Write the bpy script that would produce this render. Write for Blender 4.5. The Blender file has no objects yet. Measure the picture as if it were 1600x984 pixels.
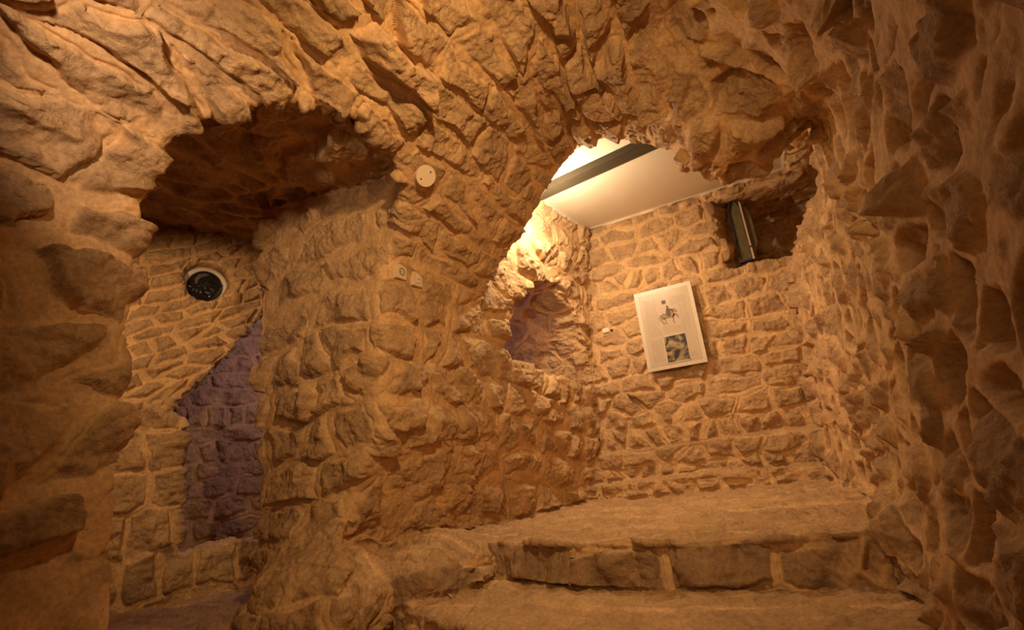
import bpy, bmesh, math
import numpy as np
from mathutils import Vector, Matrix

D = bpy.data
C = bpy.context.scene.collection
sc = bpy.context.scene

# ------------------------------------------------------------------ camera
FPX, CXP, CYP = 828.0, 800.0, 492.0
def camdir(u, v): return np.array([u - CXP, -(v - CYP), -FPX])
_up = camdir(432., -2478.); _up /= np.linalg.norm(_up)
_lx = camdir(-950., 940.); _lx -= _lx.dot(_up) * _up; _lx /= np.linalg.norm(_lx)
_X = -_lx; _Y = np.cross(_up, _X)
RW = np.stack([_X, _Y, _up])          # world = RW @ cam
def ray(u, v):
    r = RW @ camdir(u, v); return r / np.linalg.norm(r)
def atX(u, v, x): r = ray(u, v); return r * (x / r[0])
def atY(u, v, y): r = ray(u, v); return r * (y / r[1])
def atZ(u, v, z): r = ray(u, v); return r * (z / r[2])
cam = D.cameras.new('camera'); camo = D.objects.new('camera', cam); C.objects.link(camo)
cam.sensor_width = 36.0; cam.sensor_fit = 'HORIZONTAL'; cam.lens = FPX / 1600 * 36; cam.clip_start = 0.02
camo.matrix_world = Matrix(RW.tolist()).to_4x4()
sc.camera = camo
sc.view_settings.view_transform = 'Standard'; sc.view_settings.look = 'None'
sc.view_settings.gamma = 1.0; sc.view_settings.use_curve_mapping = False
sc.view_settings.exposure = 0.38

# ------------------------------------------------------------------ light
w = D.worlds.new('world'); sc.world = w; w.use_nodes = True
w.node_tree.nodes['Background'].inputs[0].default_value = (0.6, 0.3, 0.12, 1)
w.node_tree.nodes['Background'].inputs[1].default_value = 0.0
def lamp(name, loc, power, col, size=.05, kind='POINT', aim=None, cone=150, blend=1.0):
    l = D.lights.new(name, kind); l.energy = power; l.color = col
    if kind == 'AREA': l.shape = 'DISK'; l.size = size
    else: l.shadow_soft_size = size
    if kind == 'SPOT': l.spot_size = math.radians(cone); l.spot_blend = blend
    o = D.objects.new(name, l); C.objects.link(o); o.location = loc
    if aim is not None:
        o.rotation_euler = (Vector(aim) - Vector(loc)).to_track_quat('-Z', 'Y').to_euler()
    return o
lamp('chamber_lamp', (-0.2, .75, 1.42), 105, (1.0, .655, .32), .035, 'SPOT', (-1.6, 3.0, .7), 126, 1.0)
lamp('fill_spot', (-0.5, -0.6, 0.7), 48, (1.0, .64, .33), .3, 'SPOT', (-1.0, 2.6, .45), 82, 1.0)  # added soft fill behind the camera, its cone fading to darken the edges
lamp('vault_spot', (-1.0, .25, 1.15), 36, (1.0, .72, .50), .03, 'SPOT', (-1.95, 1.15, 1.38), 66, 1.0)
lamp('wall_lamp', (-1.30, 3.68, 1.90), 36, (1.0, .84, .60), .03)
lamp('stair_room_lamp', (-1.0, 3.75, 1.86), 37, (1.0, .69, .42), .08, 'SPOT', (-.8, 4.9, -.1), 135, .9)
lamp('blue_room_lamp', (-3.9, 3.7, 1.55), 15, (.66, .55, .88), .12)
lamp('blue_window_glow', (-2.8, 3.8, 1.05), 5, (.52, .50, 1.0), .06)
lamp('passage_lamp', (-2.9, 1.25, 1.35), 33, (1.0, .65, .34), .03, 'SPOT', (-3.9, 2.35, .9), 86, .4)

# ------------------------------------------------------------------ noise tools
def hsh(*ks):
    h = np.full(np.broadcast(*ks).shape, 2166136261, np.uint32)
    with np.errstate(over='ignore'):
        for k in ks:
            h = (h ^ (np.asarray(k).astype(np.int64) & 0xffffffff).astype(np.uint32)) * np.uint32(16777619)
            h ^= h >> np.uint32(15); h = h * np.uint32(2246822519); h ^= h >> np.uint32(13)
    return h.astype(np.float64) / 4294967296.0
def vnoise(x, y, z, seed=0):
    xi, yi, zi = np.floor(x), np.floor(y), np.floor(z)
    fx, fy, fz = x - xi, y - yi, z - zi
    xi, yi, zi = xi.astype(np.int64), yi.astype(np.int64), zi.astype(np.int64)
    fx, fy, fz = [t * t * t * (t * (t * 6 - 15) + 10) for t in (fx, fy, fz)]
    out = 0
    for a in (0, 1):
        wa = fx if a else 1 - fx
        for b in (0, 1):
            wb = fy if b else 1 - fy
            for c in (0, 1):
                out = out + wa * wb * (fz if c else 1 - fz) * hsh(xi + a, yi + b, zi + c, seed)
    return out * 2 - 1
def fbm(x, y, z, f, octv=3, seed=0, gain=.5):
    s, a = 0, 1.0
    for o in range(octv):
        s = s + a * vnoise(x * f, y * f, z * f, seed + o * 7); f *= 2.03; a *= gain
    return s
def sstep(a, b, x):
    t = np.clip((x - a) / (b - a), 0, 1); return t * t * (3 - 2 * t)
def smin(a, b, k):
    h = np.clip(.5 + .5 * (b - a) / k, 0, 1); return b + (a - b) * h - k * h * (1 - h)
def smax(a, b, k): return -smin(-a, -b, k)

# ------------------------------------------------------------------ the hollow space (negative inside)
P0 = np.array([-4.04, 2.05]); WD = np.array([.47, .883]); ND = np.array([-.883, .47])
def poly2(px, py, pts):
    d = np.full(px.shape, 1e9); s = np.ones(px.shape)
    n = len(pts)
    for i in range(n):
        ax, ay = pts[i]; bx, by = pts[i - 1]
        ex, ey = bx - ax, by - ay; wx, wy = px - ax, py - ay
        t = np.clip((wx * ex + wy * ey) / (ex * ex + ey * ey), 0, 1)
        d = np.minimum(d, (wx - ex * t) ** 2 + (wy - ey * t) ** 2)
        c1, c2, c3 = py >= ay, py < by, ex * wy > ey * wx
        s = np.where((c1 & c2 & c3) | (~c1 & ~c2 & ~c3), -s, s)
    return s * np.sqrt(d)
def xleft(y, z):
    xw = -1.56 + (z - 1) * .108 - (5 - y) * (.126 + np.maximum(0, .3 - z) * .15)
    t = sstep(2.0, 2.35, y)
    return -2.0 * (1 - t) + xw * t
def xright(y, z): return .34 + .1 * z - .15 * sstep(3.3, 5, y)
PX = np.array([-2.3, -2.05, -1.9, -1.75, -1.6, -1.43, -1.13, -.86, -.68, -.44, -.24, -.1, 0, .2, .47, .7])
ZA = np.array([.3, .78, 1.02, 1.22, 1.38, 1.54, 1.88, 2.08, 2.05, 1.93, 1.77, 1.56, 1.46, 1.48, 1.64, 1.55])   # at the arch
ZN = np.array([.85, 1.05, 1.3, 1.42, 1.53, 1.66, 1.86, 1.98, 2.04, 2.06, 2.04, 1.98, 1.9, 1.68, 1.28, .8])  # nearer
def zvault(x, y):
    t = sstep(2.2, 3.05, y)
    return np.interp(x, PX, ZN) * (1 - t) + np.interp(x, PX, ZA) * t
STEP_X = np.array([-2.6, -2.1, -1.06, -.36, .2, .6]); STEP_Y = np.array([3.25, 3.03, 2.64, 2.52, 2.55, 2.6])
def zfloor(x, y):
    z = np.full(x.shape, -.62)
    # low pit to the left of the lower tread
    ln = ((x + 2.22) * .5 + (y - 2.5) * .87)
    z = np.where((ln < 0) & (x > -2.75), -.85, z)
    z = np.where(y > np.interp(x, STEP_X, STEP_Y), -.42, z)
    return z
ARCHW = [(3.48, .76), (3.58, 1.0), (3.68, 1.22), (3.95, 1.44), (4.35, 1.5), (4.66, 1.3), (4.85, .95), (4.97, .6)]
DOOR = [(.39, -.31), (.39, .61), (.29, .66), (.54, .935), (.735, 1.19), (.85, 1.36), (.95, 1.53), (1.15, 1.62), (1.6, 1.3), (1.75, .6), (1.75, -.31)]
def field(p):
    x, y, z = p[:, 0], p[:, 1], p[:, 2]
    s = (x - P0[0]) * WD[0] + (y - P0[1]) * WD[1]
    t = (x - P0[0]) * ND[0] + (y - P0[1]) * ND[1]
    g = 1.0
    # main chamber
    zc = zvault(x, y)
    sl = (zvault(x + .03, y) - zvault(x - .03, y)) / .06
    cei = (z - zc) / np.sqrt(1 + sl * sl)
    fl = zfloor(x, y) - z
    A = np.maximum(smax(cei, xleft(y, z) - x, .12), x - xright(y, z))
    A = smax(A, cei, .15)
    A = np.maximum(A, np.maximum(-1.1 - y, y - 3.3))
    # stair room
    yb = 5.0 - .12 * (z < -.02) - .12 * (z < -.29)
    R = np.maximum.reduce([xleft(y, z) - x, x - np.where(z > 1.43, 5, xright(y, z)), 3.2 - y, y - yb, z - 2.23, np.where(z > 1.43, x - .48, -5)])
    # window recess
    W = np.maximum.reduce([-.2 - x + (y - 5) * .25, x - .75, 3.42 - y, y - 5.6, 1.43 - z, z - 2.12])
    # arched opening to the blue room
    O = np.maximum(poly2(y, z, ARCHW), np.maximum(x + 1.3, -3.3 - x))
    # passage
    t0 = -t
    B = np.maximum.reduce([t, 1.03 - y - .1 * (x + 2), z - (1.78 - .17 * (x + 2))])
    blk = np.where(x > -2.0, np.sqrt(((y - 1.69) / .66) ** 2 + ((x + 2) / .52) ** 2) * .5 - .5, x + 1.6)
    pf = 2.3 - .33 * sstep(-.05, -.6, z) * sstep(-3.0, -2.5, x)
    B = np.maximum(B, np.where(x > -2.95, y - pf, np.minimum(np.maximum(y - pf, x + 2.95), y - 3.3) * 1.0))
    B = np.maximum(B, np.where(x > -2.95, blk, -9))
    B = np.maximum(B, y - 3.3)
    # blue room behind
    Q = np.maximum.reduce([.33 - t, t - 1.9, -1.2 - s, s - 2.3, z - 2.0])
    Q2 = np.maximum.reduce([-4.6 - x, x + 2.75, 3.55 - y, y - 4.95, z - 2.0, .33 - t])
    Q = np.minimum(Q, Q2)
    dr = np.maximum(poly2(s, z, DOOR), np.abs(t - .17) - .3)
    oc = np.maximum(np.hypot(s - .49, z - 1.665) - .165, np.abs(t - .1) - .24)
    dr = np.minimum(dr, oc)
    v = smin(A, R, .05)
    v = smin(v, W, .04)
    v = np.minimum(v, O)
    v = smin(v, B, .05)
    v = np.minimum(v, Q); v = np.minimum(v, dr)
    # floor
    fq = np.where(t > .1, -.62 - z, np.where(x < -2.75, -.62 - z, fl))
    v = smax(v, fq, .03)
    # rubble foot spilling out of the pier over the floor
    for (cx, cy, cz, rx, ry, rz) in ROCKS:
        d = (np.sqrt(((x - cx) / rx) ** 2 + ((y - cy) / ry) ** 2 + ((z - cz) / rz) ** 2) - 1) * min(rx, ry, rz)
        v = smax(v, -d, .05)
    return v
ROCKS = [(-2.4, 2.3, -.62, .42, .4, .32), (-2.0, 2.75, -.55, .35, .45, .2),
         (.45, 2.7, -.45, .25, .6, .22), (.5, 1.9, -.5, .25, .5, .3)]

def surface_nets(xs, ys, zs, F):
    nx, ny, nz = F.shape
    ins = F < 0
    cell = np.zeros((nx - 1, ny - 1, nz - 1), bool)
    cnt = np.zeros(cell.shape, np.int8)
    for a in (0, 1):
        for b in (0, 1):
            for c in (0, 1):
                cnt += ins[a:nx - 1 + a, b:ny - 1 + b, c:nz - 1 + c]
    cell = (cnt > 0) & (cnt < 8)
    idx = -np.ones(cell.shape, np.int64)
    ci = np.argwhere(cell); idx[cell] = np.arange(len(ci))
    acc = np.zeros((len(ci), 3)); num = np.zeros(len(ci))
    G = [xs, ys, zs]
    corners = [(a, b, c) for a in (0, 1) for b in (0, 1) for c in (0, 1)]
    for ca in corners:
        for ax in range(3):
            if ca[ax]: continue
            cb = list(ca); cb[ax] = 1
            ia, ib = ci + np.array(ca), ci + np.array(cb)
            fa, fb = F[ia[:, 0], ia[:, 1], ia[:, 2]], F[ib[:, 0], ib[:, 1], ib[:, 2]]
            m = (fa < 0) != (fb < 0)
            tt = np.where(m, fa / np.where(m, fa - fb, 1), 0)
            pa = np.stack([G[k][ia[:, k]] for k in range(3)], 1)
            pb = np.stack([G[k][ib[:, k]] for k in range(3)], 1)
            acc += np.where(m[:, None], pa + (pb - pa) * tt[:, None], 0); num += m
    V = acc / num[:, None]
    quads = []
    for ax in range(3):
        o1, o2 = [(1, 2), (2, 0), (0, 1)][ax]
        sl = [slice(1, n - 1) for n in F.shape]; sl[ax] = slice(0, F.shape[ax] - 1)
        s2 = list(sl); s2[ax] = slice(1, F.shape[ax])
        fa, fb = ins[tuple(sl)], ins[tuple(s2)]
        e = np.argwhere(fa != fb) + np.array([s.start for s in sl])
        flip = ins[e[:, 0], e[:, 1], e[:, 2]]
        def cidx(d1, d2):
            q = e.copy(); q[:, o1] -= d1; q[:, o2] -= d2
            return idx[q[:, 0], q[:, 1], q[:, 2]]
        q = np.stack([cidx(1, 1), cidx(0, 1), cidx(0, 0), cidx(1, 0)], 1)
        q[flip] = q[flip][:, ::-1]
        quads.append(q)
    return V, np.concatenate(quads)

def subdivide(V, Q):
    n = len(V)
    E = np.concatenate([Q[:, [0, 1]], Q[:, [1, 2]], Q[:, [2, 3]], Q[:, [3, 0]]])
    E.sort(axis=1)
    key = E[:, 0] * n + E[:, 1]
    u, inv = np.unique(key, return_inverse=True)
    ea, eb = u // n, u % n
    VE = (V[ea] + V[eb]) / 2; VF = V[Q].mean(1)
    m = len(Q); e = inv.reshape(4, m) + n; fc = np.arange(m) + n + len(u)
    Q2 = np.concatenate([np.stack([Q[:, i], e[i], fc, e[i - 1]], 1) for i in range(4)])
    return np.concatenate([V, VE, VF]), Q2

# ------------------------------------------------------------------ stonework relief
def part1(u, jit, seed, row=0):
    """uneven strips along u: index and distance to both borders"""
    i = np.floor(u).astype(np.int64)
    b0 = i + jit * (hsh(i, row, seed) - .5); b1 = i + 1 + jit * (hsh(i + 1, row, seed) - .5)
    lo, hi = u < b0, u >= b1
    i = i - lo + hi
    b0 = i + jit * (hsh(i, row, seed) - .5); b1 = i + 1 + jit * (hsh(i + 1, row, seed) - .5)
    return i, u - b0, b1 - u
def facets(ca, cr, hid, H, k):
    """a broken stone face: the lowest of a few tilted planes"""
    t = None
    for q in range(4):
        a1 = (hid * (91.7 + 31 * q)) % 1 * 6.283; sl = ((hid * (57.3 + 17 * q)) % 1) * k + .05
        off = H * (.55 + .9 * ((hid * (23.9 + 7 * q)) % 1))
        pl = off + sl * (np.cos(a1) * ca + np.sin(a1) * cr) * .8
        t = pl if t is None else np.minimum(t, pl)
    return t
def coursed(a, r, p, la, lr, H, seed, mort=.014, bev=.035, wob=.3, jr=.45, rough=1.0, band=0.0, gap=0.0):
    """roughly coursed rubble: courses along r, stones about la long; returns relief, stone mask, tint"""
    x, y, z = p.T
    r = r + lr * wob * (vnoise(x * 2.1, y * 2.1, z * 2.1, seed) * .8 + vnoise(x * 7, y * 7, z * 7, seed + 3) * .4)
    a = a + la * wob * .5 * (vnoise(x * 3.3, y * 3.3, z * 3.3, seed + 5) + .6 * vnoise(x * 10, y * 10, z * 10, seed + 6))
    v = r / lr; i0 = np.floor(v).astype(np.int64)
    f1 = np.full(len(p), 99.0); f2 = f1.copy(); zz = np.zeros(len(p))
    s1a, s1r, s2a, s2r, hid = zz.copy(), zz.copy(), zz.copy() + 9, zz.copy() + 9, zz.copy()
    for di in (-1, 0, 1):
        i = i0 + di
        ln = .6 + .9 * hsh(i, 5, seed)                     # each course has its own stone length
        u = a / la + hsh(i, 11, seed) * 17
        j0 = np.floor(u / ln).astype(np.int64)
        for dj in (-1, 0, 1):
            j = j0 + dj
            ja = (j + .5 + .75 * (hsh(i, j, seed + 1) - .5)) * ln - hsh(i, 11, seed) * 17
            jv = i + .5 + jr * (hsh(i, j, seed + 2) - .5)
            d = (a / la - ja) ** 2 * .8 + (v - jv) ** 2 * 1.25
            n1 = d < f1; n2 = (~n1) & (d < f2)
            s2a = np.where(n1, s1a, np.where(n2, ja, s2a)); s2r = np.where(n1, s1r, np.where(n2, jv, s2r))
            f2 = np.where(n1, f1, np.where(n2, d, f2))
            s1a = np.where(n1, ja, s1a); s1r = np.where(n1, jv, s1r)
            hid = np.where(n1, hsh(i, j, seed + 20), hid); f1 = np.where(n1, d, f1)
    ga, gr = (s2a - s1a) * .8 / la, (s2r - s1r) * 1.25 / lr
    e = (f2 - f1) / 2 / np.maximum(np.hypot(ga, gr), 1e-6)
    ca, cr = (a / la - s1a) * la, (v - s1r) * lr
    h1 = hid; h2, h3, h4 = (hid * 7.31) % 1, (hid * 17.7) % 1, (hid * 37.1) % 1
    e = e - gap * sstep(.35, .9, np.abs(vnoise(x * 2.6, y * 2.6, z * 2.6, seed + 55)) + .5 * hid)
    e = e + .012 * fbm(x, y, z, 14, 2, seed + 30) - .012 * h4 * h4
    m = sstep(0, 1, (e - mort) / (bev * (.5 + h3)))
    top = facets(ca, cr, hid, H, .5) + .5 * H * (vnoise(x * 7, y * 7, z * 7 + h1 * 9, seed + 44))
    fac = np.abs(vnoise(x * 11 + h1 * 9, y * 11, z * 11, seed + 40)) * .6 + np.abs(vnoise(x * 23, y * 23, z * 23 + h2 * 9, seed + 41)) * .35 + np.abs(vnoise(x * 47, y * 47, z * 47, seed + 42)) * .15
    gr_ = np.exp(-((e - mort * .9) / .007) ** 2) * (.5 + .7 * vnoise(x * 5, y * 5, z * 5, seed + 50)).clip(0, 1)
    rel = m * (np.maximum(top, H * .12) - .018 * rough * fac) - .016 * gr_
    if band: rel = rel + band * (1 - np.abs(2 * (v - np.floor(v)) - 1) ** 3 * 1.6)
    return rel, m, h4
def rubble(p, size, H, seed, mort=.10, inv=0):
    x, y, z = p.T
    w_ = .12
    q = np.stack([x + w_ * size * 3 * vnoise(x * 4, y * 4, z * 4, seed), y + w_ * size * 3 * vnoise(x * 4, y * 4, z * 4, seed + 1), (z + w_ * size * 3 * vnoise(x * 4, y * 4, z * 4, seed + 2)) * 1.15], 1) / size
    ci = np.floor(q).astype(np.int64)
    f1 = np.full(len(p), 9.0); f2 = f1.copy(); id1 = np.zeros(len(p)); tx = np.zeros((len(p), 3))
    for a in (-1, 0, 1):
        for b in (-1, 0, 1):
            for c in (-1, 0, 1):
                k = ci + np.array([a, b, c])
                s = k + .5 + .8 * (np.stack([hsh(k[:, 0], k[:, 1], k[:, 2], seed + t) for t in (3, 4, 5)], 1) - .5)
                d = np.sqrt(((q - s) ** 2).sum(1))
                hh = hsh(k[:, 0], k[:, 1], k[:, 2], seed + 9)
                n1 = d < f1
                f2 = np.where(n1, f1, np.minimum(f2, d)); tx = np.where(n1[:, None], q - s, tx)
                id1 = np.where(n1, hh, id1); f1 = np.where(n1, d, f1)
    e = f2 - f1 + .05 * fbm(x, y, z, 16, 2, seed + 12)
    m = sstep(mort, mort + .17, e)
    h2 = (id1 * 7.3) % 1; h3 = (id1 * 13.7) % 1
    top = facets((tx[:, 0] + tx[:, 1]) * size, tx[:, 2] * size, id1, H, 1.0)
    if inv: top = np.where(id1 < inv, -.9 * top - .3 * H, top)
    fac = np.abs(vnoise(x * 11 + id1 * 9, y * 11, z * 11, seed + 40)) * .5 + np.abs(vnoise(x * 27, y * 27, z * 27, seed + 41)) * .35
    return m * (np.maximum(top, -H * 1.3) - .014 * fac), m, h2

def relief(p, n):
    x, y, z = p.T
    s = (x - P0[0]) * WD[0] + (y - P0[1]) * WD[1]
    t = (x - P0[0]) * ND[0] + (y - P0[1]) * ND[1]
    rel = np.zeros(len(p)); msk = np.zeros(len(p)); tin = np.full(len(p), .5); wt = np.zeros(len(p))
    def add(weight, fn):
        nonlocal rel, msk, tin, wt
        k = weight > 1e-3
        if not k.any(): return
        a, b, c = fn(p[k]); wgt = weight[k]
        rel[k] += a * wgt; msk[k] += b * wgt; tin[k] += (c * .55 - .5) * wgt; wt[k] += wgt
    up = n[:, 2]
    wf = sstep(.45, .7, up)                                   # floors
    wc = sstep(-.2, -.5, up) * (y < 3.45) * (x > -2.35)       # vault
    wp = sstep(2.19, 2.22, z) * sstep(-.5, -.8, up) * (y > 3.3)  # plaster ceiling
    rest = (1 - wf) * (1 - wc) * (1 - wp)
    inB = (x < -2.0) & (y < 3.4) & (t < .6)
    wbc = sstep(-.3, -.6, up) * (inB | (y > 3.4)) * rest
    rest = rest * (1 - wbc)
    door = sstep(.14, .06, np.abs(t)) + (t >= 0) * (t < .4)
    door = np.clip(door, 0, 1) * (s < 1.9) * (s > -1) * (x < -2.96)
    wr = sstep(-.05, .12, x) * (y < 4.75) * rest              # right wall
    wb = (y > 4.6) * (np.abs(n[:, 1]) > .5) * rest * (x > -2) * (1 - wr)
    wd = door * rest * (1 - wr)
    wl = (x < -1.7) * (y < 1.3) * rest * (x > -2.4)
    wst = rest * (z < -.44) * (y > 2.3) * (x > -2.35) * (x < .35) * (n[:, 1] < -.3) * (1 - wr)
    wq = np.clip(rest - wr - wb - wd - wl - wst, 0, 1)
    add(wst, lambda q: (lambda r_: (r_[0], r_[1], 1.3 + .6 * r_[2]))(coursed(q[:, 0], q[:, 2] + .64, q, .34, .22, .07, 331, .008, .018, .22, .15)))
    wcr = wc * sstep(-.3, .1, x)
    add(wf, lambda q: floor_rel(q))
    th = np.arctan2(x + .75, z - .75)
    add(wc - wcr, lambda q: coursed(q[:, 1] * 1.0 + .25 * q[:, 0], np.arctan2(q[:, 0] + .75, q[:, 2] - .75) * 1.12 + q[:, 1] * .03, q, .46, .155, .08, 101, .018, .026, .32, .35))
    add(wcr, lambda q: rubble(q, .30, .06, 131, .06, .25))
    add(wbc, lambda q: tuple(np.array(v) * k for v, k in zip(rubble(q, .3, .03, 151, .06), (1, 1, 1))))
    add(wr, lambda q: rubble(q, .20, .050, 171, .06, .5))
    add(wb, lambda q: coursed(q[:, 0], q[:, 2], q, .25, .165, .040, 191, .010, .016, .24, .35, 1.0, .003, .01))
    add(wl, lambda q: coursed(q[:, 1], q[:, 2] - .12 * q[:, 1], q, .50, .25, .05, 211, .028, .03, .3, .3, 1.2, .008, .05))
    def doorrel(q):
        s_ = (q[:, 0] - P0[0]) * WD[0] + (q[:, 1] - P0[1]) * WD[1]
        zz = q[:, 2]
        a1, b1, c1 = coursed(s_, zz + .02, q, .27, .27, .05, 231, .008, .02, .10, .1)
        a2, b2, c2 = coursed(s_, zz - .42 * s_, q, .2, .1, .05, 251, .008, .014, .25)
        k = sstep(.64, .70, zz)
        return a1 * (1 - k) + a2 * k, b1 * (1 - k) + b2 * k, c1 * (1 - k) + c2 * k
    add(wd, doorrel)
    add(wq, lambda q: coursed(q[:, 0] + q[:, 1], q[:, 2] + np.where(q[:, 0] > -2.96, .12 * np.clip(q[:, 1] - 2.35, 0, 9) - .10 * np.clip(q[:, 0] + 1.9, -1.1, 0), 0), q, .40, .235, .062, 271, .018, .022, .26, .28, 1.2, .009, .03))
    wbr = (t > .4) * (x < -2.7) * rest                        # blue room
    rel *= 1 - wbr * .999; msk *= 1 - wbr; tin = tin * (1 - wbr) + .3 * wbr
    add(wbr, lambda q: coursed((q[:, 0] - P0[0]) * WD[0] + (q[:, 1] - P0[1]) * WD[1] + (q[:, 0] * ND[0] + q[:, 1] * ND[1]) * 1.0, q[:, 2], q, .30, .19, .045, 351, .012, .02, .15, .2))
    rel *= 1 - .55 * sstep(2.95, 3.05, y) * (y < 3.4) * sstep(1.5, 1.75, z) * (x < -.1)
    rel *= np.where((y > 3.0) & (y < 3.45) & (x > -1.9) & (x < .5), 1 - .9 * sstep(.3, .8, n[:, 1]), 1)
    rel *= 1 - .5 * sstep(1.6, 2.1, y) * (y < 3.5) * sstep(-.7, -1.2, x) * sstep(.95, 1.15, z) * (x > -2.2)
    do = np.hypot(s - .49, z - 1.665)
    rel *= np.where(np.abs(t) < .5, sstep(.14, .21, do), 1)
    # undulating mortar and general roughness
    rel += .014 * vnoise(x * 2.3, y * 2.3, z * 2.3, 5) * (1 - wp) * (1 - wf)
    rel += (.004 + .009 * msk) * fbm(x, y, z, 17, 4, 60, .6) * (1 - wp)
    for (uu, vv, rr) in ((625, 425, .085), (650.5, 437, .085), (661, 274, .11)):   # plaster patches behind the wall plates
        d_ = ray(uu, vv); k_ = p @ d_; off = np.linalg.norm(p - k_[:, None] * d_, axis=1)
        g_ = sstep(rr, rr * .6, off) * (k_ > 0) * (k_ < 4)
        rel = rel * (1 - g_) + .012 * g_
    rel += .002 * wp * fbm(x, y, z, 2.5, 2, 61)
    return rel, msk, tin, wp, wf
def floor_rel(q):
    x, y, z = q.T
    i, d0, d1 = part1((y + .08 * vnoise(x * 1.5, y * 1.5, z, 7)) / .38, .5, 301)
    e = np.minimum(d0, d1) * .38
    sl = vnoise(x * 3, y * 14, z * 3, 310) * .6 + vnoise(x * 6, y * 30, z * 3, 311) * .4
    m = sstep(.0, .03, e)
    lay = np.round((vnoise(x * 1.6, y * 7, z, 320) + .4 * vnoise(x * 5, y * 22, z, 321)) * 2.0)
    return .007 * sl + .013 * lay + m * .005, m * .8, vnoise(x * 3, y * 3, z, 9) * .5 + .5

def build_shell():
    h = .042
    hf, hc = .03, .07
    xs = np.concatenate([np.arange(-6.1, -5.3, hc), np.arange(-5.3, .62, hf), np.arange(.62, 1.1, hc)])
    ys = np.concatenate([np.arange(-1.3, .3, hc), np.arange(.3, 5.2, hf), np.arange(5.2, 5.9, hc)]); zs = np.arange(-1.0, 2.45, .032)
    F = np.empty((len(xs), len(ys), len(zs)), np.float32)
    YY, ZZ = np.meshgrid(ys, zs, indexing='ij')
    for i in range(0, len(xs), 8):
        xx = xs[i:i + 8]
        P = np.stack([np.repeat(xx, YY.size), np.tile(YY.ravel(), len(xx)), np.tile(ZZ.ravel(), len(xx))], 1)
        F[i:i + 8] = field(P).reshape(len(xx), len(ys), len(zs))
    F[0] = F[-1] = 1; F[:, 0] = F[:, -1] = 1; F[:, :, 0] = F[:, :, -1] = 1
    V, Q = surface_nets(xs, ys, zs, F)
    # leave out what no nearby camera can see
    return V, Q
def grad(p, e=.02):
    g = np.empty_like(p)
    for k in range(3):
        d = np.zeros(3); d[k] = e
        g[:, k] = field(p + d) - field(p - d)
    return g / np.maximum(np.linalg.norm(g, axis=1, keepdims=True), 1e-6)

def vert_normals(V, Q):
    a = V[Q[:, 2]] - V[Q[:, 0]]; b = V[Q[:, 3]] - V[Q[:, 1]]
    fn = np.cross(a, b); N = np.zeros_like(V)
    for k in range(4):
        for c in range(3): N[:, c] += np.bincount(Q[:, k], fn[:, c], len(V))
    return N / np.maximum(np.linalg.norm(N, axis=1, keepdims=True), 1e-12)

V, Q = build_shell()
for _ in range(2): V, Q = subdivide(V, Q)
def relax(V, Q, it):
    for _ in range(it):
        acc = np.zeros_like(V); num = np.zeros(len(V)); cen = V[Q].mean(1)
        for k in range(4):
            for c in range(3): acc[:, c] += np.bincount(Q[:, k], cen[:, c], len(V))
            num += np.bincount(Q[:, k], minlength=len(V))
        V = acc / np.maximum(num, 1)[:, None]
    return V
V = relax(V, Q, 2)
N = vert_normals(V, Q)
mid = np.median((N[:, 2])[(V[:, 2] > 2.15)]) if (V[:, 2] > 2.15).any() else -1
if mid > 0: Q = Q[:, ::-1]; N = -N
Nb = N
for _ in range(3): Nb = relax(Nb, Q, 1)
Nb /= np.maximum(np.linalg.norm(Nb, axis=1, keepdims=True), 1e-9)
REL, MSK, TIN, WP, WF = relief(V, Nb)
V0 = V
V = V + Nb * REL[:, None]

# ------------------------------------------------------------------ materials
def newmat(name):
    m = D.materials.new(name); m.use_nodes = True
    nt = m.node_tree; b = nt.nodes['Principled BSDF']; return m, nt, b
def simple(name, col, rough=.6, metal=0, **kw):
    m, nt, b = newmat(name)
    b.inputs['Roughness'].default_value = rough; b.inputs['Metallic'].default_value = metal
    n = nt.nodes.new('ShaderNodeTexNoise'); n.inputs['Scale'].default_value = kw.get('ns', 30)
    r = nt.nodes.new('ShaderNodeMix'); r.data_type = 'RGBA'; r.blend_type = 'MULTIPLY'
    r.inputs[0].default_value = kw.get('var', .25)
    r.inputs[6].default_value = (*col, 1)
    nt.links.new(n.outputs['Fac'], r.inputs[7]); nt.links.new(r.outputs[2], b.inputs['Base Color'])
    for k in ('Emission Color', 'Emission Strength', 'Transmission Weight', 'Specular IOR Level', 'Coat Weight', 'Alpha'):
        if k in kw: b.inputs[k].default_value = kw[k]
    return m
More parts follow.
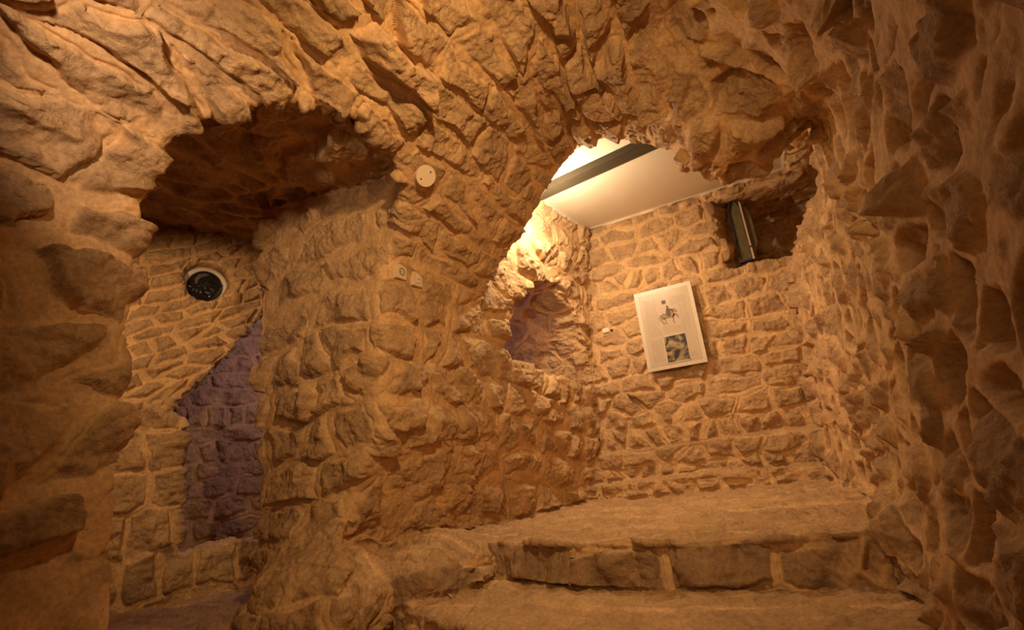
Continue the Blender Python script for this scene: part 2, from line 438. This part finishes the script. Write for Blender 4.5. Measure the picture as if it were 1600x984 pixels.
def stone_mat():
    m, nt, b = newmat('rubble_stone'); L = nt.links.new
    b.inputs['Roughness'].default_value = .85; b.inputs['Specular IOR Level'].default_value = .25
    at = nt.nodes.new('ShaderNodeAttribute'); at.attribute_name = 'stone'
    sep = nt.nodes.new('ShaderNodeSeparateColor'); L(at.outputs['Color'], sep.inputs[0])
    tc = nt.nodes.new('ShaderNodeTexCoord')
    def noise(s, d=6, r=.6):
        n = nt.nodes.new('ShaderNodeTexNoise'); n.inputs['Scale'].default_value = s; n.inputs['Detail'].default_value = d
        n.inputs['Roughness'].default_value = r; L(tc.outputs['Object'], n.inputs['Vector']); return n
    def mix(a, bb, f, mode='MIX'):
        x = nt.nodes.new('ShaderNodeMix'); x.data_type = 'RGBA'; x.blend_type = mode
        for i, v in ((0, f), (6, a), (7, bb)):
            if isinstance(v, (tuple, float)): x.inputs[i].default_value = v
            else: L(v, x.inputs[i])
        return x.outputs[2]
    def ramp(src, a, bb, ca=(0, 0, 0, 1), cb=(1, 1, 1, 1)):
        r = nt.nodes.new('ShaderNodeValToRGB'); r.color_ramp.elements[0].position = a; r.color_ramp.elements[1].position = bb
        r.color_ramp.elements[0].color = ca; r.color_ramp.elements[1].color = cb; L(src, r.inputs[0]); return r.outputs[0]
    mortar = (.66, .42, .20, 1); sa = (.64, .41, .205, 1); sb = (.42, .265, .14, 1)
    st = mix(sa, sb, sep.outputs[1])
    c = mix(mortar, st, sep.outputs[0])
    c = mix(c, ramp(noise(7).outputs['Fac'], .3, .7, (.72, .70, .68, 1), (1.1, 1.08, 1.05, 1)), 1.0, 'MULTIPLY')
    c = mix(c, ramp(noise(60, 4, .7).outputs['Fac'], .35, .6, (.74, .70, .66, 1), (1.08, 1.08, 1.08, 1)), .8, 'MULTIPLY')
    pl = mix(c, (.74, .62, .45, 1), sep.outputs[2])
    L(pl, b.inputs['Base Color'])
    n2 = noise(38, 8, .68); n3 = noise(160, 3, .6)
    ad = nt.nodes.new('ShaderNodeMath'); ad.operation = 'MULTIPLY_ADD'; L(n3.outputs['Fac'], ad.inputs[0]); ad.inputs[1].default_value = .22; L(n2.outputs['Fac'], ad.inputs[2])
    bp = nt.nodes.new('ShaderNodeBump'); bp.inputs['Distance'].default_value = .032
    st_ = nt.nodes.new('ShaderNodeMath'); st_.operation = 'MULTIPLY_ADD'; L(sep.outputs[0], st_.inputs[0]); st_.inputs[1].default_value = .45; st_.inputs[2].default_value = .25
    s2 = nt.nodes.new('ShaderNodeMath'); s2.operation = 'MULTIPLY_ADD'; L(sep.outputs[2], s2.inputs[0]); s2.inputs[1].default_value = -.22; L(st_.outputs[0], s2.inputs[2])
    L(s2.outputs[0], bp.inputs['Strength']); L(ad.outputs[0], bp.inputs['Height']); L(bp.outputs[0], b.inputs['Normal'])
    return m
STONE = stone_mat()

def mesh_np(name, V, Q, attrs=None, mat=None):
    me = D.meshes.new(name)
    me.vertices.add(len(V)); me.vertices.foreach_set('co', V.astype(np.float32).ravel())
    me.loops.add(Q.size); me.loops.foreach_set('vertex_index', Q.astype(np.int32).ravel())
    me.polygons.add(len(Q)); me.polygons.foreach_set('loop_start', np.arange(0, Q.size, 4, dtype=np.int32))
    me.polygons.foreach_set('use_smooth', np.ones(len(Q), bool))
    me.update(calc_edges=True)
    if attrs is not None:
        a = me.color_attributes.new('stone', 'FLOAT_COLOR', 'POINT'); a.data.foreach_set('color', attrs.astype(np.float32).ravel())
    if mat: me.materials.append(mat)
    o = D.objects.new(name, me); C.objects.link(o); return o

FC = V0[Q].mean(1); FN = Nb[Q].mean(1)
x, y, z = FC.T; t = (x - P0[0]) * ND[0] + (y - P0[1]) * ND[1]
reg = np.full(len(Q), 'wall_pier', dtype=object)
def setr(m, nm): reg[m] = nm
back = (y > 3.3) & (x > -1.95)
setr(back & (x > .1), 'wall_right')
setr(back & (y > 4.7) & (x <= .9) & ((z < 1.44) & (x < .34) | (y > 5.02) | (z > 1.43) & (x < -.1)), 'wall_back')
setr((y <= 3.3) & (x > .1), 'wall_right')
setr((t > .0) & (x < -2.8) | (t > -.12) & (x < -2.96), 'wall_passage')
setr((y < 1.25) & (x < -1.7) & (x > -2.3), 'wall_left')
setr((y < 1.35) & (x <= -2.3) & (t < -.12), 'wall_left')
setr(y < -1.0, 'wall_front')
setr((FN[:, 2] < -.45) & (y < 3.4) & (x > -2.4), 'ceiling')
setr((FN[:, 2] < -.5) & (z > 1.7) & (x < -2.4), 'ceiling')
setr((z > 2.17) & (y > 3.3) & (FN[:, 2] < -.6), 'plaster')
fl = (FN[:, 2] > .55) & (z < -.3)
setr(fl, 'floor')
up_edge = y > np.interp(x, STEP_X, STEP_Y) - .1
inx = (x > -2.4) & (x < .5)
setr(inx & (y > 2.2) & (z < -.36) & up_edge & (y < 5.05) & ((fl) | (FN[:, 1] < -.5) & (y < 3.2)), 'upper')
lnn = ((x + 2.22) * .5 + (y - 2.5) * .87)
setr(inx & (z < -.5) & (lnn > -.06) & ~up_edge & ((fl) | (y < 2.6)), 'lower')
NAMES = {'plaster': 'ceiling.001', 'upper': 'stone_landing', 'lower': 'stone_step'}
for r_ in sorted(set(reg)):
    k = reg == r_
    q = Q[k]; u, inv = np.unique(q, return_inverse=True)
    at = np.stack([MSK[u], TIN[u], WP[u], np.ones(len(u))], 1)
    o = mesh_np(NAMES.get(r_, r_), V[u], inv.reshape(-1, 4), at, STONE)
    if r_ == 'upper': o['label'] = 'wide upper stone landing with a riser of rough blocks, below the poster'; o['category'] = 'step'
    elif r_ == 'lower': o['label'] = 'lower stone step in front of the rough block riser, at the bottom of the frame'; o['category'] = 'step'
    else: o['kind'] = 'structure'

# ================================================================== things
def link(name, bm, mat, parent=None, smooth=False, bevel=0):
    me = D.meshes.new(name)
    if bevel:
        bmesh.ops.bevel(bm, geom=bm.edges[:], offset=bevel, segments=2, affect='EDGES', clamp_overlap=True)
    bmesh.ops.recalc_face_normals(bm, faces=bm.faces); bm.to_mesh(me); bm.free()
    for m in (mat if isinstance(mat, (list, tuple)) else [mat]): me.materials.append(m)
    if smooth:
        for p in me.polygons: p.use_smooth = True
    o = D.objects.new(name, me); C.objects.link(o)
    if parent is not None: o.parent = parent
    return o
def empty(name, mw, label, cat, group=None):
    o = D.objects.new(name, None); C.objects.link(o); o.empty_display_size = .05; o.matrix_world = mw
    o['label'] = label; o['category'] = cat
    if group: o['group'] = group
    return o
def box(bm, x0, x1, y0, y1, z0, z1):
    r = bmesh.ops.create_cube(bm, size=1)
    for v in r['verts']: v.co = Vector(((x0 + x1) / 2 + v.co.x * (x1 - x0), (y0 + y1) / 2 + v.co.y * (y1 - y0), (z0 + z1) / 2 + v.co.z * (z1 - z0)))
    return r['verts']
def prism(bm, pts, z0, z1):
    """polygon in x,y given depth z0..z1"""
    lo = [bm.verts.new((p[0], p[1], z0)) for p in pts]; hi = [bm.verts.new((p[0], p[1], z1)) for p in pts]
    bm.faces.new(lo[::-1]); bm.faces.new(hi)
    n = len(pts)
    for i in range(n): bm.faces.new((lo[i], lo[(i + 1) % n], hi[(i + 1) % n], hi[i]))
def disc(bm, cx, cy, r, z0, z1, n=32, r2=None, sy=1):
    a = [(cx + r * math.cos(t * 2 * math.pi / n), cy + sy * r * math.sin(t * 2 * math.pi / n)) for t in range(n)]
    if r2 is None: prism(bm, a, z0, z1); return
    b = [(cx + r2 * math.cos(t * 2 * math.pi / n), cy + sy * r2 * math.sin(t * 2 * math.pi / n)) for t in range(n)]
    L = [[bm.verts.new((*p, zz)) for p in q] for q, zz in ((a, z0), (a, z1), (b, z1), (b, z0))]
    for k in range(4):
        A, B = L[k], L[(k + 1) % 4]
        for i in range(n): bm.faces.new((A[i], A[(i + 1) % n], B[(i + 1) % n], B[i]))
def frame_mw(o, nrm, upv=(0, 0, 1)):
    """local x right, y up, z out of the wall"""
    zc = Vector(nrm).normalized(); xc = Vector(upv).cross(zc).normalized(); yc = zc.cross(xc)
    m = Matrix((xc, yc, zc)).transposed().to_4x4(); m.translation = Vector(o); return m
bpy.context.view_layer.update()
def surf(u, v, names):
    d = Vector(ray(u, v)); best = None
    for nm in names:
        h, loc, nn, _ = D.objects[nm].ray_cast(Vector((0, 0, 0)), d)
        if h and (best is None or loc.length < best.length): best = loc
    return best

M_white = simple('white_plastic', (.78, .62, .42), .45, ns=80, var=.15)
M_ivory = simple('ivory_plastic', (.74, .56, .36), .5, ns=80, var=.15)
M_hole = simple('dark_slot', (.03, .02, .015), .8)
M_board = simple('foam_board', (.60, .48, .35), .4, ns=12, var=.12)
M_sheet = simple('printed_sheet', (.52, .41, .29), .22, ns=8, var=.14)
M_ink = simple('faded_print', (.36, .26, .16), .5)
M_rule = simple('border_print', (.58, .44, .29), .5)
M_brown = simple('brown_ink', (.13, .075, .035), .6, ns=60, var=.7)
M_tan = simple('tan_ink', (.36, .22, .10), .6, ns=60, var=.6)
M_black = simple('black_iron', (.012, .011, .010), .45, .3)
M_olive = simple('steel_olive', (.06, .044, .022), .5, .2, ns=9, var=.5)
M_lip = simple('steel_lip', (.36, .28, .17), .5, .2, ns=20)
M_glass = simple('dusty_green_glass', (.19, .145, .065), .18, 0, ns=6, var=.8)
M_dark = simple('dark_glass', (.030, .026, .028), .12, ns=20, var=.8)
M_highlight = simple('highlight_silver', (.55, .50, .52), .22, .85, ns=14, var=.5)  # bright silver for the streaks that imitate reflections on the porthole glass
M_plaster = simple('white_rim_plaster', (.82, .70, .60), .7)
M_wood = simple('pale_wood', (.62, .44, .25), .55, ns=25, var=.4)

# steel beam carrying the plaster ceiling
bm = bmesh.new(); A, B = Vector((-2.0, 4.01, 0)), Vector((.75, 3.56, 0)); dd = (B - A).normalized(); nn_ = Vector((-dd.y, dd.x, 0))
def bar(bm, o0, o1, z0, z1):
    pts = [A + nn_ * o0, B + nn_ * o0, B + nn_ * o1, A + nn_ * o1]; prism(bm, [(p.x, p.y) for p in pts], z0, z1)
bar(bm, -.085, .045, 2.165, 2.24)
o = link('trim_1', bm, M_olive, bevel=.004); o['kind'] = 'structure'
bm = bmesh.new(); bar(bm, .047, .085, 2.185, 2.24); q = link('trim_2', bm, M_lip, bevel=.003); q['kind'] = 'structure'

# information poster
PY = 4.90
p_bl = Vector(atY(1013, 582, PY)); p_tl = Vector(atY(990, 460, PY)); p_tr = Vector(atY(1078, 437, PY))
PW, PH = (p_tr - p_tl).length, (p_tl - p_bl).length
P = empty('information_poster', frame_mw(p_bl, (0.0, -1, .0)), 'pale printed poster board with a mounted knight and a dark picture, on the rubble wall', 'poster')
def pr(pts): return [(u_ * PW, (1 - v_) * PH) for u_, v_ in pts]
bm = bmesh.new(); box(bm, 0, PW, 0, PH, -.022, 0); link('board', bm, M_board, P, bevel=.002)
bm = bmesh.new(); box(bm, .035, PW - .035, .035, PH - .035, .0004, .0016); link('printed_sheet', bm, M_sheet, P)
bm = bmesh.new()
for a_, b_, c_, d_ in ((.05, PW - .05, .052, .055), (.05, PW - .05, PH - .055, PH - .052), (.05, .053, .052, PH - .052), (PW - .053, PW - .05, .052, PH - .052)): box(bm, a_, b_, c_, d_, .0018, .0024)
link('border_line', bm, M_rule, P)
bm = bmesh.new(); rng = np.random.RandomState(4)
def lines(bm, u0, u1, v0, v1, n):
    for k in range(n):
        v_ = v0 + (v1 - v0) * k / n; u_ = u0
        while u_ < u1 - .02:
            l_ = min(rng.uniform(.02, .08), u1 - u_); box(bm, u_ * PW, (u_ + l_) * PW, (1 - v_) * PH, (1 - v_) * PH + .0032, .0018, .0022); u_ += l_ + .012
for blk_ in ((.14, .36, .13, .60, 28), (.60, .86, .15, .25, 6), (.72, .86, .26, .60, 20), (.40, .70, .50, .59, 6), (.14, .34, .64, .92, 16), (.77, .86, .86, .92, 3)):
    bm = bmesh.new(); lines(bm, *blk_); link('text_block', bm, M_ink, P)
H = link('mounted_knight', bmesh.new(), M_tan, P)
bm = bmesh.new(); z0, z1 = .002, .0034
body = [(.40, .345), (.44, .325), (.50, .335), (.56, .325), (.60, .30), (.63, .285), (.665, .30), (.69, .335), (.675, .345), (.645, .335), (.635, .36), (.62, .385), (.57, .40), (.50, .395), (.445, .40), (.41, .385)]
prism(bm, pr(body), z0, z1)
def limb(bm, pts, w0, w1):
    n = len(pts)
    L_, R_ = [], []
    for i, (a_, b_) in enumerate(pts):
        c_ = pts[min(i + 1, n - 1)]; d_ = pts[max(i - 1, 0)]
        tx_, ty_ = c_[0] - d_[0], c_[1] - d_[1]; l_ = math.hypot(tx_, ty_) or 1; w_ = w0 + (w1 - w0) * i / (n - 1)
        L_.append((a_ - ty_ / l_ * w_, b_ + tx_ / l_ * w_)); R_.append((a_ + ty_ / l_ * w_, b_ - tx_ / l_ * w_))
    prism(bm, pr(L_ + R_[::-1]), z0, z1)
for leg in ([(.42, .38), (.40, .42), (.43, .45), (.425, .475)], [(.45, .39), (.47, .42), (.455, .445), (.49, .465)], [(.60, .38), (.60, .42), (.595, .45), (.605, .475)], [(.61, .37), (.665, .37), (.69, .40), (.685, .42)], [(.405, .35), (.375, .37), (.37, .41)]):
    limb(bm, leg, .016, .008)
bm.to_mesh(H.data); bm.free(); H.data.materials.clear(); H.data.materials.append(M_tan)
bm = bmesh.new()
prism(bm, pr([(.49, .345), (.50, .30), (.515, .27), (.545, .265), (.57, .285), (.575, .33), (.56, .375), (.535, .38), (.51, .37)]), .0036, .005)
disc(bm, .535 * PW, (1 - .252) * PH, .010, .0036, .0052, 14)
limb(bm, [(.56, .29), (.60, .30), (.615, .325)], .010, .007)
link('rider', bm, M_brown, H)
bm = bmesh.new(); prism(bm, pr([(.455, .165), (.525, .165), (.525, .21), (.455, .21)]), .002, .0034); link('flag_emblem', bm, M_brown, P)
# engraving: a dark picture with a generic light and dark pattern
def engraving():
    m, nt, b = newmat('engraving_print'); L = nt.links.new
    tc = nt.nodes.new('ShaderNodeTexCoord'); n = nt.nodes.new('ShaderNodeTexNoise'); n.inputs['Scale'].default_value = 11; n.inputs['Detail'].default_value = 5; n.inputs['Distortion'].default_value = 1.2
    L(tc.outputs['Object'], n.inputs['Vector']); r = nt.nodes.new('ShaderNodeValToRGB'); L(n.outputs['Fac'], r.inputs[0])
    r.color_ramp.elements[0].position = .40; r.color_ramp.elements[0].color = (.02, .014, .012, 1); r.color_ramp.elements[1].position = .66; r.color_ramp.elements[1].color = (.42, .30, .15, 1)
    L(r.outputs[0], b.inputs['Base Color']); b.inputs['Roughness'].default_value = .3; return m
bm = bmesh.new(); prism(bm, pr([(.37, .615), (.74, .615), (.74, .93), (.37, .93)]), .0022, .0045); pic = link('dark_picture', bm, engraving(), P)
bm = bmesh.new()
for a_, b_, c_, d_ in ((.36, .75, .605, .615), (.36, .75, .93, .94), (.36, .37, .605, .94), (.74, .75, .605, .94)): prism(bm, pr([(a_, c_), (b_, c_), (b_, d_), (a_, d_)]), .0022, .005)
link('picture_border', bm, M_board, pic)

# round white cover on the vault haunch
SH = ['wall_pier', 'ceiling']
c0 = surf(661, 274, SH); k1 = surf(640, 300, SH); k2 = surf(690, 300, SH); k3 = surf(661, 235, SH)
nv = (k2 - k1).cross(k3 - k1).normalized()
if nv.dot(c0) > 0: nv = -nv
nv = (nv + Vector((.5, -.5, 0))).normalized()
T = empty('junction_box_cover', frame_mw(c0 + nv * .03, nv), 'round pale cover plate with two screws, alone on the vault above the switches', 'cover plate')
bm = bmesh.new(); disc(bm, 0, 0, .058, -.03, .008, 40); o = link('cover_disc', bm, M_ivory, T, bevel=.003)
for (a_, b_) in ((.022, .026), (-.026, -.022)):
    bm = bmesh.new(); disc(bm, a_, b_, .0045, .0085, .0105, 10); link('screw', bm, M_hole, T)
# two wall plates
for (u_, v_, lab, kind) in ((625, 425, 'left of the two square switch plates, with a round socket in it', 'socket_plate'), (650.5, 437, 'right of the two square switch plates, with a rocker switch', 'switch_plate')):
    c0 = surf(u_, v_, SH); nv = Vector((1.0, -.06, -.10)).normalized()
    T = empty(kind, frame_mw(c0 + nv * .010, nv), lab, 'socket' if 'socket' in kind else 'light switch')
    bm = bmesh.new(); box(bm, -.043, .043, -.043, .043, -.022, .004); link('plate', bm, M_ivory, T, bevel=.002)
    bm = bmesh.new()
    if kind == 'socket_plate':
        disc(bm, 0, 0, .023, .0045, .009, 28, .018); link('socket_ring', bm, M_lip, T)
        bm = bmesh.new(); disc(bm, -.008, 0, .003, .0045, .0055, 10); disc(bm, .008, 0, .003, .0045, .0055, 10); link('pin_holes', bm, M_hole, T)
    else:
        box(bm, -.018, .018, -.026, .026, .0045, .0095); link('rocker', bm, M_white, T, bevel=.0015)
        bm = bmesh.new(); box(bm, -.018, .018, -.001, .001, .0096, .0104); link('rocker_gap', bm, M_hole, T)

# roundel in the passage wall
oc = Vector((P0[0] + WD[0] * .49 + ND[0] * .0, P0[1] + WD[1] * .49, 1.665)); on = Vector((-ND[0], -ND[1], 0))
T = empty('round_porthole', frame_mw(oc - on * .045, on), 'round glazed porthole with a white rim above the passage doorway', 'porthole')
bm = bmesh.new(); disc(bm, 0, -.008, .165, -.22, -.075, 48, .130); link('rim', bm, M_plaster, T, smooth=True)
bm = bmesh.new(); rs = []
nr, na = 14, 56
cv = bm.verts.new((0, 0, -.07))
def fold(r, a_):
    X_, Y_ = r * math.cos(a_), r * math.sin(a_)
    dome = -.10 + .055 * math.sqrt(max(0, 1 - (r / .134) ** 2))
    return X_, Y_, dome + (.012 * math.sin(38 * (Y_ + .35 * X_) + 2 * math.sin(30 * X_)) + .008 * math.sin(75 * X_ - 50 * Y_) if Y_ < -.01 + .25 * X_ else .004 * math.sin(20 * X_ + 8))
for i in range(1, nr + 1):
    rs.append([bm.verts.new(fold(.134 * i / nr, 2 * math.pi * k / na)) for k in range(na)])
for k in range(na): bm.faces.new((cv, rs[0][k], rs[0][(k + 1) % na]))
for i in range(nr - 1):
    for k in range(na): bm.faces.new((rs[i][k], rs[i + 1][k], rs[i + 1][(k + 1) % na], rs[i][(k + 1) % na]))
link('glass', bm, M_dark, T, smooth=True)
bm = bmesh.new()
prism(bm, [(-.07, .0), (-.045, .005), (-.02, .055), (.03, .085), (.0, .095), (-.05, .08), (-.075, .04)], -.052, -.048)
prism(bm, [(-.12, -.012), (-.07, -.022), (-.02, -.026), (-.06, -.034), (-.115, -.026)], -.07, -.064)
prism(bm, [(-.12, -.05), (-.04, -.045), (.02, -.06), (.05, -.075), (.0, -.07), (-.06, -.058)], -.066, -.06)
link('glass_highlights', bm, M_highlight, T)  # pale streak pieces standing in for highlights on the dark glass

# pointed window leaf in the deep recess
WY = 5.12
a0 = Vector(atY(1157, 412, WY)); a1 = Vector(atY(1184, 401, WY)); at_ = Vector(atY(1146, 309, WY))
wh = at_.z - a0.z; ww = .215
T = empty('window_casement', frame_mw(a0, (-.12, -1, 0)), 'narrow pointed casement window with black iron frame in the high wall recess', 'window')
def ogive(w0, w1, h, ins=0):
    return [(w0 + ins, ins), (w1 - ins, ins), (w1 - ins, h * .80 - ins * .4), ((w0 * .45 + w1 * .55), h - ins * 1.2), (w0 + ins, h * .82 - ins * .4)]
def ringprism(bm, outer, inner, z0, z1):
    L = [[bm.verts.new((*p, zz)) for p in q] for q, zz in ((outer, z0), (outer, z1), (inner, z1), (inner, z0))]
    n = len(outer)
    for k in range(4):
        A_, B_ = L[k], L[(k + 1) % 4]
        for i in range(n): bm.faces.new((A_[i], A_[(i + 1) % n], B_[(i + 1) % n], B_[i]))
lo = [(0, 0), (.165, 0), (.165, wh * .84), (.10, wh), (.06, wh * .97), (0, wh * .80)]
li = [(.022, .022), (.150, .02), (.150, wh * .82), (.10, wh * .95), (.065, wh * .92), (.022, wh * .79)]
KX = .72
lo = [(a_ * KX, b_) for a_, b_ in lo]; li = [(a_ * KX, b_) for a_, b_ in li]
bm = bmesh.new(); ringprism(bm, lo, li, -.02, .03); fr_ = link('iron_frame', bm, M_black, T)
bm = bmesh.new(); prism(bm, li, -.004, .004); link('pane', bm, M_glass, T)
bm = bmesh.new(); prism(bm, [(.117, .0), (.134, .0), (.130, wh * .86), (.114, wh * .90)], -.015, .04); st = link('pale_stile', bm, M_wood, T, bevel=.002)
bm = bmesh.new(); disc(bm, .124, .12, .008, .041, .05, 12); link('catch', bm, M_hole, st)
bm = bmesh.new(); prism(bm, [(.135, .03), (.185, .16), (.185, wh * .60), (.165, wh * .78), (.131, wh * .86)], -.012, -.002); link('side_pane', bm, M_glass, T)

# small pale clip on the rubble wall and a scrap on the step
c0 = surf(949, 516, ['wall_back', 'wall_pier', 'wall_right'])
T = empty('cable_clip', frame_mw(c0 + Vector((0, -.012, 0)), (.1, -1, 0)), 'tiny pale cable clip on the rubble wall left of the poster', 'clip')
bm = bmesh.new(); box(bm, -.045, .02, -.022, .022, -.03, .006); link('clip_body', bm, M_white, T, bevel=.004)
bm = bmesh.new(); disc(bm, .045, -.012, .014, -.03, .004, 14); link('cable_hole', bm, M_hole, T)
c0 = surf(698, 932, ['stone_step', 'floor', 'stone_landing'])
bm = bmesh.new(); prev = None
for i in range(9):
    f_ = i / 8; ctr = Vector((-.035 + .07 * f_, .006 * math.sin(f_ * 5), .004 + .010 * math.sin(f_ * 3.14)))
    ring = [bm.verts.new(ctr + Vector((0, .0035 * math.cos(q_), .0025 * math.sin(q_)))) for q_ in np.arange(6) * 1.047]
    if prev:
        for k in range(6): bm.faces.new((prev[k], prev[(k + 1) % 6], ring[(k + 1) % 6], ring[k]))
    else: bm.faces.new(ring)
    prev = ring
bm.faces.new(prev)
o = link('paper_scrap', bm, simple('scrap_white', (.85, .75, .6), .7), smooth=True); o.location = c0 + Vector((0, 0, .001))
o['label'] = 'tiny curled white scrap lying on the lower stone step'; o['category'] = 'scrap'
